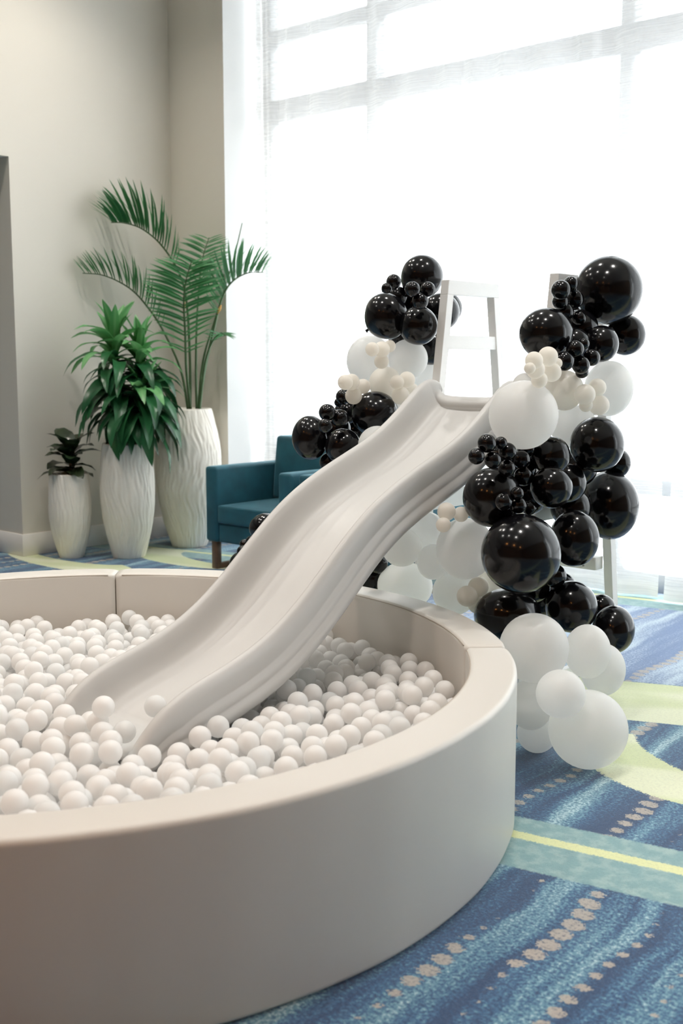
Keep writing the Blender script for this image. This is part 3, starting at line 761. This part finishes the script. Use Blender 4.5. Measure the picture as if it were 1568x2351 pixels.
# ------------------------------------------------------------------ balloons
BAL = [
    ('lt_top', 'k', -3.359, 4.298, 1.87, 0.1001, 0.1022),
    ('lt_small', 'k', -3.3, 4.015, 1.828, 0.0343, 0.0343),
    ('lt_small', 'k', -3.3, 3.966, 1.797, 0.0242, 0.0242),
    ('lt_small', 'k', -3.177, 3.997, 1.789, 0.0347, 0.0347),
    ('lt_small', 'k', -3.167, 4.095, 1.793, 0.0341, 0.0341),
    ('lt_small', 'k', -3.174, 4.049, 1.739, 0.0372, 0.0372),
    ('lt_big', 'k', -3.437, 4.129, 1.681, 0.0971, 0.1161),
    ('lt_round', 'k', -3.261, 4.152, 1.634, 0.0871, 0.0912),
    ('lt_hidA', 'k', -3.466, 4.59, 1.717, 0.0946, 0.0946),
    ('lt_hidB', 'k', -3.554, 4.748, 1.742, 0.0858, 0.0858),
    ('lt_low', 'k', -3.4, 4.429, 1.54, 0.0878, 0.0878),
    ('lt_fill', 'k', -3.564, 4.444, 1.749, 0.0849, 0.0849),
    ('lt_fill2', 'k', -3.513, 4.337, 1.593, 0.0659, 0.0659),
    ('lw_big', 'w', -3.619, 4.223, 1.474, 0.1142, 0.123),
    ('lw_mid', 'w', -3.365, 4.205, 1.482, 0.0935, 0.0935),
    ('lw_ivory', 'i', -3.403, 4.084, 1.369, 0.0779, 0.0779),
    ('lw_smallA', 'i', -3.288, 3.854, 1.524, 0.0315, 0.0315),
    ('lw_smallA', 'i', -3.29, 3.922, 1.524, 0.0362, 0.0362),
    ('lw_smallA', 'i', -3.296, 3.984, 1.539, 0.0279, 0.0279),
    ('lw_smallA', 'i', -3.318, 3.953, 1.47, 0.0332, 0.0332),
    ('lw_smallB', 'i', -3.367, 3.762, 1.378, 0.0348, 0.0348),
    ('lw_smallB', 'i', -3.39, 3.829, 1.378, 0.0374, 0.0374),
    ('lw_smallB', 'i', -3.425, 3.948, 1.356, 0.0349, 0.0349),
    ('lw_smallB', 'i', -3.407, 3.863, 1.315, 0.0389, 0.0389),
    ('lw_smallC', 'i', -3.245, 3.976, 1.377, 0.032, 0.032),
    ('lw_smallC', 'i', -3.246, 4.048, 1.387, 0.0379, 0.0379),
    ('lw_smallC', 'i', -3.254, 4.097, 1.342, 0.0293, 0.0293),
    ('lw_smallC', 'i', -3.255, 4.014, 1.316, 0.0412, 0.0412),
    ('lw_edge', 'w', -3.47, 4.479, 1.401, 0.076, 0.076),
    ('lw_edge2', 'w', -3.337, 4.124, 1.263, 0.0389, 0.0389),
    ('lb_smallA', 'k', -3.502, 3.9, 1.308, 0.0362, 0.0362),
    ('lb_smallA', 'k', -3.548, 3.916, 1.28, 0.0205, 0.0205),
    ('lb_smallB', 'k', -3.403, 3.681, 1.246, 0.0379, 0.0379),
    ('lb_smallB', 'k', -3.382, 3.646, 1.19, 0.0323, 0.0323),
    ('lb_smallB', 'k', -3.393, 3.753, 1.218, 0.0405, 0.0405),
    ('lb_behind', 'k', -3.592, 4.02, 1.227, 0.06, 0.06),
    ('lb_right', 'k', -3.371, 3.971, 1.231, 0.1097, 0.1035),
    ('lb_left', 'k', -3.597, 3.775, 1.12, 0.0852, 0.1039),
    ('lb_mid', 'k', -3.433, 3.819, 1.085, 0.082, 0.084),
    ('lb_under', 'k', -3.532, 3.838, 1.004, 0.048, 0.048),
    ('lb_fill', 'k', -3.628, 4.114, 1.133, 0.0787, 0.0787),
    ('lw_behindslide', 'w', -3.275, 3.875, 1.096, 0.087, 0.087),
    ('lw_low', 'w', -3.522, 3.823, 0.872, 0.0834, 0.0834),
    ('lr_top', 'k', -3.914, 3.793, 0.662, 0.0833, 0.0745),
    ('lr_small', 'k', -3.918, 3.701, 0.604, 0.033, 0.033),
    ('lr_small', 'k', -3.972, 3.701, 0.589, 0.0237, 0.0237),
    ('lr_small', 'k', -3.928, 3.649, 0.564, 0.0293, 0.0293),
    ('lr_low', 'k', -3.972, 3.68, 0.495, 0.0589, 0.0589),
    ('us_black', 'k', -3.272, 3.835, 0.491, 0.0736, 0.0736),
    ('us_black2', 'k', -3.2, 3.789, 0.576, 0.048, 0.048),
    ('us_a', 'w', -2.942, 3.815, 0.745, 0.0794, 0.0871),
    ('us_b', 'w', -2.957, 3.662, 0.69, 0.0854, 0.0816),
    ('us_c', 'w', -2.82, 3.701, 0.639, 0.0676, 0.0751),
    ('us_d', 'w', -3.097, 3.86, 0.476, 0.1243, 0.1002),
    ('us_e', 'w', -2.758, 3.773, 0.507, 0.0944, 0.0944),
    ('us_smallA', 'i', -2.569, 3.453, 0.898, 0.0356, 0.0356),
    ('us_smallA', 'i', -2.556, 3.529, 0.881, 0.0303, 0.0303),
    ('us_smallA', 'i', -2.551, 3.41, 0.853, 0.0288, 0.0288),
    ('us_big', 'w', -2.622, 3.653, 0.723, 0.1174, 0.1318),
    ('us_smallB', 'i', -2.57, 3.674, 0.57, 0.0412, 0.0412),
    ('us_smallB', 'i', -2.568, 3.595, 0.545, 0.0417, 0.0417),
    ('us_smallB', 'i', -2.583, 3.682, 0.495, 0.0355, 0.0355),
    ('us_behind', 'i', -2.658, 3.909, 0.528, 0.076, 0.076),
    ('us_smallC', 'i', -2.5, 3.754, 0.842, 0.0371, 0.0371),
    ('us_smallC', 'i', -2.46, 3.799, 0.857, 0.0254, 0.0254),
    ('rt_top', 'k', -2.403, 4.354, 1.768, 0.1424, 0.1443),
    ('rt_smallA', 'k', -2.394, 3.957, 1.751, 0.0387, 0.0387),
    ('rt_smallA', 'k', -2.406, 4.052, 1.781, 0.0295, 0.0295),
    ('rt_smallA', 'k', -2.425, 4.005, 1.709, 0.0324, 0.0324),
    ('rt_smallA', 'k', -2.432, 4.13, 1.724, 0.0371, 0.0371),
    ('rt_smallA', 'k', -2.438, 4.061, 1.669, 0.0387, 0.0387),
    ('rt_smallA', 'k', -2.41, 4.129, 1.647, 0.03, 0.03),
    ('rt_smallA', 'k', -2.419, 4.093, 1.761, 0.0179, 0.0179),
    ('rt_left', 'k', -2.418, 3.894, 1.579, 0.1066, 0.1013),
    ('rt_right', 'k', -2.391, 4.493, 1.584, 0.0856, 0.0895),
    ('rt_mid', 'k', -2.332, 4.178, 1.542, 0.0718, 0.0754),
    ('rt_smallB', 'k', -2.282, 3.887, 1.517, 0.0351, 0.0351),
    ('rt_smallB', 'k', -2.276, 3.94, 1.539, 0.0229, 0.0229),
    ('rt_smallB', 'k', -2.275, 4.003, 1.485, 0.0338, 0.0338),
    ('rt_smallB', 'k', -2.275, 3.922, 1.456, 0.0353, 0.0353),
    ('rt_smallB', 'k', -2.295, 3.833, 1.471, 0.0377, 0.0377),
    ('rt_smallB', 'k', -2.299, 3.973, 1.43, 0.027, 0.027),
    ('rt_fill', 'k', -2.454, 4.217, 1.611, 0.0752, 0.0752),
    ('rw_smallA', 'i', -2.252, 3.548, 1.473, 0.0329, 0.0329),
    ('rw_smallA', 'i', -2.28, 3.688, 1.488, 0.0376, 0.0376),
    ('rw_smallA', 'i', -2.277, 3.598, 1.441, 0.0352, 0.0352),
    ('rw_smallA', 'i', -2.289, 3.732, 1.429, 0.037, 0.037),
    ('rw_smallA', 'i', -2.242, 3.505, 1.445, 0.0212, 0.0212),
    ('rw_smallA', 'i', -2.294, 3.777, 1.463, 0.0205, 0.0205),
    ('rw_smallA', 'i', -2.289, 3.646, 1.402, 0.031, 0.031),
    ('rw_ivory', 'i', -2.377, 3.975, 1.355, 0.0775, 0.0811),
    ('rw_big', 'w', -2.387, 4.353, 1.356, 0.1034, 0.1207),
    ('rw_smallB', 'i', -2.264, 3.94, 1.341, 0.0412, 0.0412),
    ('rw_smallB', 'i', -2.277, 4.058, 1.366, 0.0362, 0.0362),
    ('rw_smallB', 'i', -2.283, 4.088, 1.295, 0.0414, 0.0414),
    ('rw_smallB', 'i', -2.286, 3.988, 1.298, 0.0272, 0.0272),
    ('rw_huge', 'w', -2.37, 3.669, 1.267, 0.132, 0.132),
    ('rw_behind', 'w', -2.481, 4.231, 1.194, 0.0995, 0.088),
    ('rw_edge', 'w', -2.498, 3.875, 1.373, 0.0523, 0.0523),
    ('rm_smallA', 'k', -2.368, 3.425, 1.172, 0.0349, 0.0349),
    ('rm_smallA', 'k', -2.382, 3.38, 1.126, 0.0303, 0.0303),
    ('rm_smallA', 'k', -2.349, 3.488, 1.171, 0.0235, 0.0235),
    ('rm_smallA', 'k', -2.349, 3.533, 1.136, 0.0337, 0.0337),
    ('rm_smallA', 'k', -2.355, 3.446, 1.11, 0.0315, 0.0315),
    ('rm_smallA', 'k', -2.357, 3.542, 1.071, 0.033, 0.033),
    ('rm_smallA', 'k', -2.367, 3.656, 1.097, 0.0346, 0.0346),
    ('rm_smallA', 'k', -2.409, 3.757, 1.13, 0.0382, 0.0382),
    ('rm_smallA', 'k', -2.372, 3.681, 1.03, 0.0376, 0.0376),
    ('rm_left', 'k', -2.357, 3.853, 1.101, 0.0763, 0.0763),
    ('rm_top', 'k', -2.315, 4.138, 1.131, 0.1107, 0.1144),
    ('rm_side', 'k', -2.427, 4.523, 1.023, 0.0598, 0.0658),
    ('rm_biglow', 'k', -2.439, 3.57, 0.953, 0.1136, 0.1153),
    ('rm_mid', 'k', -2.295, 3.76, 0.987, 0.0816, 0.0816),
    ('rm_bigright', 'k', -2.424, 4.458, 0.84, 0.1289, 0.1547),
    ('rm_smallB', 'k', -2.322, 3.473, 0.955, 0.0334, 0.0334),
    ('rm_smallB', 'k', -2.288, 3.51, 0.985, 0.0253, 0.0253),
    ('rm_smallB', 'k', -2.299, 3.537, 0.938, 0.031, 0.031),
    ('rm_smallB', 'k', -2.33, 3.661, 0.913, 0.0281, 0.0281),
    ('rm_fill', 'k', -2.408, 4.06, 0.97, 0.0835, 0.0835),
    ('rl_mid', 'k', -2.268, 3.897, 0.774, 0.0979, 0.1122),
    ('rl_huge', 'k', -2.27, 3.517, 0.761, 0.1487, 0.1487),
    ('rl_small', 'k', -2.317, 3.833, 0.626, 0.0481, 0.0481),
    ('rl_fill', 'k', -2.461, 3.982, 0.497, 0.0786, 0.0786),
    ('rl_right', 'k', -2.275, 3.899, 0.496, 0.1043, 0.1043),
    ('rl_far', 'k', -2.188, 4.09, 0.383, 0.0863, 0.101),
    ('rl_back', 'k', -2.292, 4.174, 0.443, 0.0585, 0.0585),
    ('rl_left', 'k', -2.438, 3.689, 0.471, 0.1335, 0.1068),
    ('rb_top', 'w', -2.192, 3.497, 0.418, 0.128, 0.1296),
    ('rb_right', 'w', -2.103, 3.736, 0.374, 0.0873, 0.1044),
    ('rb_far', 'w', -2.117, 3.883, 0.27, 0.0882, 0.1058),
    ('rb_mid', 'w', -2.003, 3.378, 0.307, 0.0871, 0.0855),
    ('rb_shade', 'w', -2.191, 3.481, 0.206, 0.0834, 0.0951),
    ('rb_low', 'w', -2.209, 3.558, 0.072, 0.0749, 0.0749),
    ('rb_floor', 'w', -1.979, 3.535, 0.144, 0.1435, 0.1435),
    ('lt_fill', 'k', -3.464, 4.242, 1.776, 0.0515, 0.0515),
    ('lt_fill', 'k', -3.449, 4.351, 1.742, 0.0653, 0.0653),
    ('rt_fill', 'k', -2.573, 4.447, 1.694, 0.0671, 0.0671),
    ('rt_fill', 'k', -2.384, 4.052, 1.54, 0.0654, 0.0654),
    ('rm_fill2', 'k', -2.463, 3.658, 1.109, 0.0523, 0.0523),
    ('rm_fill2', 'k', -2.483, 3.83, 1.045, 0.0649, 0.0649),
    ('rm_fill2', 'k', -2.48, 3.895, 0.924, 0.0731, 0.0731),
    ('lb_fill', 'k', -3.553, 3.914, 1.156, 0.0632, 0.0632),
    ('rl_fill', 'k', -2.427, 3.858, 0.567, 0.0693, 0.0693),
    ('rl_fill', 'k', -2.447, 4.113, 0.526, 0.0571, 0.0571),
    ('rm_fill', 'k', -2.441, 4.219, 1.02, 0.0763, 0.0763),
    ('rm_fill', 'k', -2.452, 4.175, 0.855, 0.0858, 0.0858),
]
LAB = {
    'lt_top': ('topmost black balloon of the far garland, left of the trestle top', None),
    'lt_small': ('tiny black balloon clustered under the topmost balloon of the far garland', 'tiny black balloons, top of far garland'),
    'lt_big': ('tall black balloon at the left edge of the upper black cluster, far garland', None),
    'lt_round': ('round black balloon beside the frame leg, below the tiny ones, far garland', None),
    'lt_hidA': ('black balloon half hidden behind the upper leg of the far trestle', None),
    'lt_hidB': ('black balloon peeking through the top opening of the far trestle', None),
    'lt_low': ('black balloon tucked behind the trestle leg just above the white ones', None),
    'lt_fill': ('black balloon buried behind the tiny ones high in the far garland', 'buried black balloons, far garland top'),
    'lt_fill2': ('small black balloon wedged above the white ones in the far garland', None),
    'lw_big': ('large white balloon at the left of the far garland, glowing against the curtain', None),
    'lw_mid': ('white balloon right below the round black one in the far garland', None),
    'lw_ivory': ('ivory balloon below the white ones in the middle of the far garland', None),
    'lw_smallA': ('tiny ivory balloon between the two white ones of the far garland', 'tiny ivory balloons between the two white ones'),
    'lw_smallB': ('tiny ivory balloon in the leftmost bunch of the far garland', 'tiny ivory balloons, leftmost bunch'),
    'lw_smallC': ('tiny ivory balloon in the bunch just left of the slide top', 'tiny ivory balloons by the slide top'),
    'lw_edge': ('white balloon hidden between slide top and far trestle leg', None),
    'lw_edge2': ('tiny white balloon at the slide edge under the ivory bunch', None),
    'lb_smallA': ('tiny black balloon just under the leftmost ivory bunch', 'tiny black balloons under the ivory bunch'),
    'lb_smallB': ('tiny black balloon on the upper right of the far garland leftmost black balloon', 'tiny black balloons above the armchair'),
    'lb_behind': ('medium black balloon behind the tiny ones above the armchairs', None),
    'lb_right': ('largest black balloon of the far garland, touching the slide edge', None),
    'lb_left': ('leftmost black balloon of the far garland, before the armchair back', None),
    'lb_mid': ('black balloon between the leftmost one and the slide, far garland', None),
    'lb_under': ('small black balloon at the bottom of the black cluster above the armchair arms', None),
    'lb_fill': ('black balloon deep inside the cluster above the armchair arms', 'buried black balloons above the armchair'),
    'lw_behindslide': ('white balloon cut off by the slide below the largest black far balloon', None),
    'lw_low': ('white balloon rising just above the slide edge at the armchair arms', None),
    'lr_top': ('black balloon between armchair and slide, uppermost of those by the pit rim', None),
    'lr_small': ('tiny black balloon by the slide edge above the far pit rim', 'tiny black balloons by the far pit rim'),
    'lr_low': ('black balloon resting lowest, between far pit rim and slide', None),
    'us_black': ('black balloon under the slide behind the pit rim', None),
    'us_black2': ('small black balloon under the slide touching its lower edge', None),
    'us_a': ('pale white balloon highest under the slide, left of the ivory bunch', None),
    'us_b': ('shaded white balloon touching the underside of the slide', None),
    'us_c': ('small shaded white balloon in the middle of those under the slide', None),
    'us_d': ('wide shaded white balloon resting behind the pit rim under the slide', None),
    'us_e': ('shaded white balloon behind the rim, left of the lowest ivory bunch', None),
    'us_smallA': ('tiny ivory balloon above the big white one under the slide', 'tiny ivory balloons under the slide'),
    'us_big': ('big white balloon beside the huge black one under the slide', None),
    'us_smallB': ('tiny ivory balloon in the bunch just above the pit rim', 'tiny ivory balloons above the pit rim'),
    'us_behind': ('ivory balloon behind the bunch above the pit rim', None),
    'us_smallC': ('tiny ivory balloon peeking over the huge black balloon', 'tiny ivory balloons over the huge black one'),
    'rt_top': ('largest black balloon at the very top of the near garland', None),
    'rt_smallA': ('tiny black balloon left of the topmost balloon of the near garland', 'tiny black balloons, top of near garland'),
    'rt_left': ('big black balloon left below the top of the near garland', None),
    'rt_right': ('black balloon at the right, just under the topmost of the near garland', None),
    'rt_mid': ('black balloon between the tiny ones and the right one, under the near garland top', None),
    'rt_smallB': ('tiny black balloon right above the white part of the near garland', 'tiny black balloons above the white part'),
    'rt_fill': ('black balloon buried behind the others under the near garland top', 'buried black balloons, near garland top'),
    'rw_smallA': ('tiny ivory balloon above the huge white one of the near garland', 'tiny ivory balloons above the huge white one'),
    'rw_ivory': ('ivory balloon between two tiny bunches in the near garland', None),
    'rw_big': ('large white balloon at the right before the frame leg, near garland', None),
    'rw_smallB': ('tiny ivory balloon on the large white one at the frame leg', 'tiny ivory balloons at the frame leg'),
    'rw_huge': ('huge white balloon right beside the top of the slide', None),
    'rw_behind': ('white balloon behind, between the huge white and the upper black ones', None),
    'rw_edge': ('white balloon peeking out behind the huge white one at the slide top', None),
    'rm_smallA': ('tiny black balloon in the bunch under the huge white one by the slide', 'tiny black balloons under the huge white one'),
    'rm_left': ('black balloon directly below the hidden white one, near garland middle', None),
    'rm_top': ('round black balloon under the ivory bunch at the frame leg', None),
    'rm_side': ('small black balloon peeking out right between two large ones, near garland', None),
    'rm_biglow': ('large black balloon touching the slide, in the middle of near garland', None),
    'rm_mid': ('black balloon at the centre of the dark middle of the near garland', None),
    'rm_bigright': ('large black balloon farthest right in the middle of the near garland', None),
    'rm_smallB': ('tiny black balloon at the lower right of the large one touching the slide', 'tiny black balloons in the garland middle'),
    'rm_fill': ('black balloon buried inside the dark middle of the near garland', 'buried black balloons, near garland middle'),
    'rm_fill2': ('black balloon buried behind the tiny bunch by the slide', 'black balloons behind the tiny bunch'),
    'rl_mid': ('black balloon right of the huge black one in the near garland', None),
    'rl_huge': ('huge black balloon low in the near garland beside the white ones', None),
    'rl_small': ('small black balloon under the right side of the huge black one', None),
    'rl_fill': ('black balloon hidden below the huge black one', 'hidden black balloons below the huge one'),
    'rl_right': ('black balloon right of the wide one, above the bottom white ones', None),
    'rl_far': ('lowest black balloon at the right, before the frame foot', None),
    'rl_back': ('small black balloon behind the lowest right one at the frame leg', None),
    'rl_left': ('wide black balloon behind the pit rim seam, lowest on the left', None),
    'rb_top': ('big white balloon beside the pit rim, highest of the bottom white ones', None),
    'rb_right': ('white balloon right of the highest bottom one, below the black ones', None),
    'rb_far': ('white balloon at the right edge behind, just above the floor one', None),
    'rb_mid': ('white balloon in the centre of the bottom white cluster', None),
    'rb_shade': ('shaded white balloon squeezed against the pit wall', None),
    'rb_low': ('white balloon at the carpet by the pit wall, partly hidden', None),
    'rb_floor': ('biggest white balloon sitting on the carpet at the garland foot', None),
}
def balloon_body(mat):
    prof = []
    for i in range(25):                                 # from the crown down to the neck
        a = PI * i / 24.0
        r = math.sin(a); z = math.cos(a)
        if z < -.2: r *= 1 - .10 * ((-.2 - z) / .8) ** 1.5; z -= .07 * ((-.2 - z) / .8) ** 2
        prof.append((max(r, .035), z))
    prof += [(.040, -1.11), (.035, -1.14)]
    return mesh_of('balloon', *lathe(prof[::-1], 40), mat)
def knot_mesh(mat):
    return mesh_of('knot', *lathe([(.02, -1.24), (.085, -1.235), (.06, -1.20), (.045, -1.18), (.065, -1.155), (.045, -1.125), (.03, -1.115)], 12), mat)
BM = {k: (balloon_body(m), knot_mesh(m)) for k, m in (('k', 'balloon_black'), ('w', 'balloon_white'), ('i', 'balloon_ivory'))}
rng = random.Random(2)
for key, colr, x, y, z, rx, ry in BAL:
    lab, grp = LAB[key]
    o = link('balloon', BM[colr][0], None, (x, y, z))
    tag(o, lab, 'balloon', grp)
    # necks point back into the garland, away from the room, and slightly down
    ax = Vector((-.55 + rng.uniform(-.3, .3), .7 + rng.uniform(-.3, .3), rng.uniform(-.7, .1))).normalized()
    if key.startswith('lt_'): ax = Vector((-.8, -.1, -.5)).normalized()
    S = Matrix.Diagonal((rx, rx, ry))
    q = (-ax).to_track_quat('Z', 'Y').to_matrix()
    M = (S @ q).to_4x4(); M.translation = Vector((x, y, z)); o.matrix_world = M
    kn = link('knot', BM[colr][1], o)

# ------------------------------------------------------------------ balls in the pit
RB = .035
rimy = [p[0] for p in RIM]; rimz = [p[1] for p in RIM]
def slide_gap(x, y):
    """(underside, rim) of the slide at a point, or None beside it."""
    if abs(x - SX) > .262 + RB or y < 1.94 - RB: return None
    zr = float(np.interp(y, rimy, rimz))
    return zr - .265, zr + RB
def level(x, y):
    """Height of the heap's ball centres."""
    u = ((x - PCX) * .66 + (y - PCY) * -.74) / PRI           # 1 towards the camera, -1 at the back
    v = ((x - PCX) * .743 + (y - PCY) * .669) / PRI           # 1 towards the right
    if abs(x - SX) < .30 and 1.80 < y < 2.06: return .358
    return .345 + .025 * u - .015 * max(0, -u) - .02 * max(0, v) + .014 * math.sin(x * 5.1 + 1) * math.cos(y * 4.3) + .012 * math.sin(x * 11 + y * 7)
rng = random.Random(21)
cell = 2 * RB; grid = {}
balls = []
def near(x, y):
    i, k = int(x // cell), int(y // cell)
    for a in (i - 1, i, i + 1):
        for b in (k - 1, k, k + 1):
            yield from grid.get((a, b), ())
def add(x, y, z):
    b = (x, y, z); balls.append(b); grid.setdefault((int(x // cell), int(y // cell)), []).append(b)
lim = PRI - RB - .004
z = .067; lay = 0
while z < .215:                                            # the lower layers, close packed
    row = 0; y = -lim
    while y < lim:
        x = -lim + (RB if (row + lay) % 2 else 0)
        while x < lim:
            if math.hypot(x, y + .02) < lim and math.hypot(x, y) < lim - .002:
                add(PCX + x + rng.uniform(-.0015, .0015), PCY + y + (.02 if lay % 2 else 0), z)
            x += 2.06 * RB
        y += 1.785 * RB; row += 1
    z += 1.66 * RB; lay += 1
n_low = len(balls)
fails = 0
while fails < 260:                                         # the heap on top: each ball settles in the lowest of a few spots
    best = None
    for _k in range(7):
        a = rng.uniform(0, 2 * PI); r = lim * math.sqrt(rng.random())
        x, y = PCX + r * math.cos(a), PCY + r * math.sin(a)
        zz = .065
        for (bx, by, bz) in near(x, y):
            d2 = (bx - x) ** 2 + (by - y) ** 2
            if d2 < cell * cell: zz = max(zz, bz + math.sqrt(cell * cell - d2))
        g = slide_gap(x, y)
        if g and zz + RB > g[0]:
            if abs(x - SX) < .15 and y < 2.09: zz = max(zz, g[1] - .035)      # resting on the foot of the slide
            elif zz - RB < g[1]: continue
        if zz > level(x, y): continue
        if best is None or zz < best[2]: best = (x, y, zz)
    if best: add(*best); fails = 0
    else: fails += 1
# a few balls that lie on the foot of the slide
for px, py, dd in ((357, 1622, 3.50), (238, 1640, 3.46)):
    p = at(px, py, dd); zz = p.z
    for (bx, by, bz) in near(p.x, p.y):
        d2 = (bx - p.x) ** 2 + (by - p.y) ** 2
        if d2 < cell * cell: zz = max(zz, bz + math.sqrt(cell * cell - d2))
    g = slide_gap(p.x, p.y)
    if g: zz = max(zz, float(np.interp(p.y, rimy, rimz)) - .012)
    if zz < .46: add(p.x, p.y, zz)
# which of them the camera sees, and how large
A = np.array(balls); cp = np.array(CAMPOS)
V = A - cp; D = V @ np.array(FWD); PX = CW / 2 + CAM_F * (V @ np.array(RGT)) / D; PY = CH / 2 - CAM_F * (V @ np.array(UPV)) / D
RP = CAM_F * RB / D
cand = [i for i in range(n_low, len(A)) if PX[i] > -RP[i] and PX[i] < CW and PY[i] < CH]
cand.sort(key=lambda i: D[i])
offs = [(0, 0)] + [(.55 * math.cos(t), .55 * math.sin(t)) for t in np.linspace(0, 2 * PI, 7)[:-1]] + [(.88 * math.cos(t), .88 * math.sin(t)) for t in np.linspace(.3, 2 * PI + .3, 11)[:-1]]
bins = {}
for i in cand: bins.setdefault((int(PX[i] // 70), int(PY[i] // 70)), []).append(i)
def rim_hides(px, py):
    d = (FWD + RGT * ((px - CW / 2) / CAM_F) - UPV * ((py - CH / 2) / CAM_F)); t = (PH - CAM_H) / d.z
    x, y = d.x * t, d.y * t
    return (x - PCX) ** 2 + (y - PCY) ** 2 > PRI ** 2
def slide_hides(px, py, depth):
    d = (FWD + RGT * ((px - CW / 2) / CAM_F) - UPV * ((py - CH / 2) / CAM_F))
    for f in np.linspace(.6, .99, 24):
        p = CAMPOS + d * depth * f
        if abs(p.x - SX) < .25 and 1.99 < p.y < 4:
            zr = float(np.interp(p.y, rimy, rimz))
            if zr - .19 < p.z < zr - .02: return True
    return False
vis = []
for i in cand:
    seen = 0
    nb = [k for a in (-1, 0, 1) for b in (-1, 0, 1) for k in bins.get((int(PX[i] // 70) + a, int(PY[i] // 70) + b), ()) if D[k] < D[i] - .004]
    for ox, oy in offs:
        qx, qy = PX[i] + ox * RP[i], PY[i] + oy * RP[i]
        if qx < 0 or rim_hides(qx, qy): continue
        if any((PX[k] - qx) ** 2 + (PY[k] - qy) ** 2 < RP[k] ** 2 for k in nb): continue
        if slide_hides(qx, qy, D[i]): continue
        seen += 1
    if seen: vis.append((seen / len(offs) * RP[i] ** 2, i))
vis.sort(reverse=True)
BALLS_IN_VIEW = len(vis)
print('balls', len(balls), 'low', n_low, 'in view', BALLS_IN_VIEW)
single = [i for _a, i in vis[:300]]; single_set = set(single)
bm = bmesh.new(); bmesh.ops.create_uvsphere(bm, u_segments=24, v_segments=14, radius=RB)
ball_me = bm_mesh('pit_ball', bm, 'ball_plastic', smooth=True)
pearl_me = ball_me.copy(); pearl_me.materials[0] = MATS['ball_pearl']
ZONES = {'back': ('white plastic ball heaped against the back wall of the pit', 'balls along the back wall'),
         'right': ('white plastic ball between the slide and the curved right wall of the pit', 'balls right of the slide'),
         'left': ('white plastic ball left of the slide in the middle of the pit', 'balls left of the slide'),
         'foot': ('white plastic ball in front of the foot of the slide', 'balls before the slide foot'),
         'front': ('white plastic ball close to the near rim of the pit', 'balls by the near rim')}
for i in single:
    x, y, zz = balls[i]; r = math.hypot(x - PCX, y - PCY)
    if r > PRI - .22 and (x - PCX) * .66 - (y - PCY) * .74 > .25: zn = 'front'
    elif PX[i] > 480 and PY[i] < 1690 or PX[i] > 640: zn = 'right'
    elif PY[i] < 1500: zn = 'back'
    elif PY[i] < 1640: zn = 'left'
    else: zn = 'foot'
    o = link('pit_ball', pearl_me if rng.random() < .12 else ball_me, None, (x, y, zz))
    o.rotation_euler = (rng.uniform(0, 6), rng.uniform(0, 6), 0)
    tag(o, ZONES[zn][0], 'ball', ZONES[zn][1])
def ball_mass(name, idx, sub):
    bm = bmesh.new(); bmesh.ops.create_icosphere(bm, subdivisions=sub, radius=RB)
    sv = np.array([v.co[:] for v in bm.verts]); sf = np.array([[v.index for v in f.verts] for f in bm.faces]); bm.free()
    pts = np.array([balls[i] for i in idx])
    vv = (pts[:, None, :] + sv[None]).reshape(-1, 3); ff = (sf[None] + (np.arange(len(idx)) * len(sv))[:, None, None]).reshape(-1, 3)
    me = bpy.data.meshes.new(name); me.vertices.add(len(vv)); me.vertices.foreach_set('co', vv.ravel())
    me.loops.add(ff.size); me.loops.foreach_set('vertex_index', ff.ravel().astype(np.int32))
    me.polygons.add(len(ff)); me.polygons.foreach_set('loop_start', (np.arange(len(ff)) * 3).astype(np.int32))
    me.polygons.foreach_set('use_smooth', np.ones(len(ff), dtype=bool)); me.update(calc_edges=True)
    me.materials.append(MATS['ball_plastic'])
    return me
rest_top = [i for i in range(n_low, len(balls)) if i not in single_set]
tag(link('ball_pit_filling', ball_mass('ball_pit_filling', rest_top, 2)), 'mass of white plastic balls filling the round pit', 'balls', kind='stuff')
tag(link('ball_pit_filling', ball_mass('ball_pit_filling_deep', range(n_low), 1)), 'deep layers of white plastic balls under the surface of the pit', 'balls', kind='stuff')
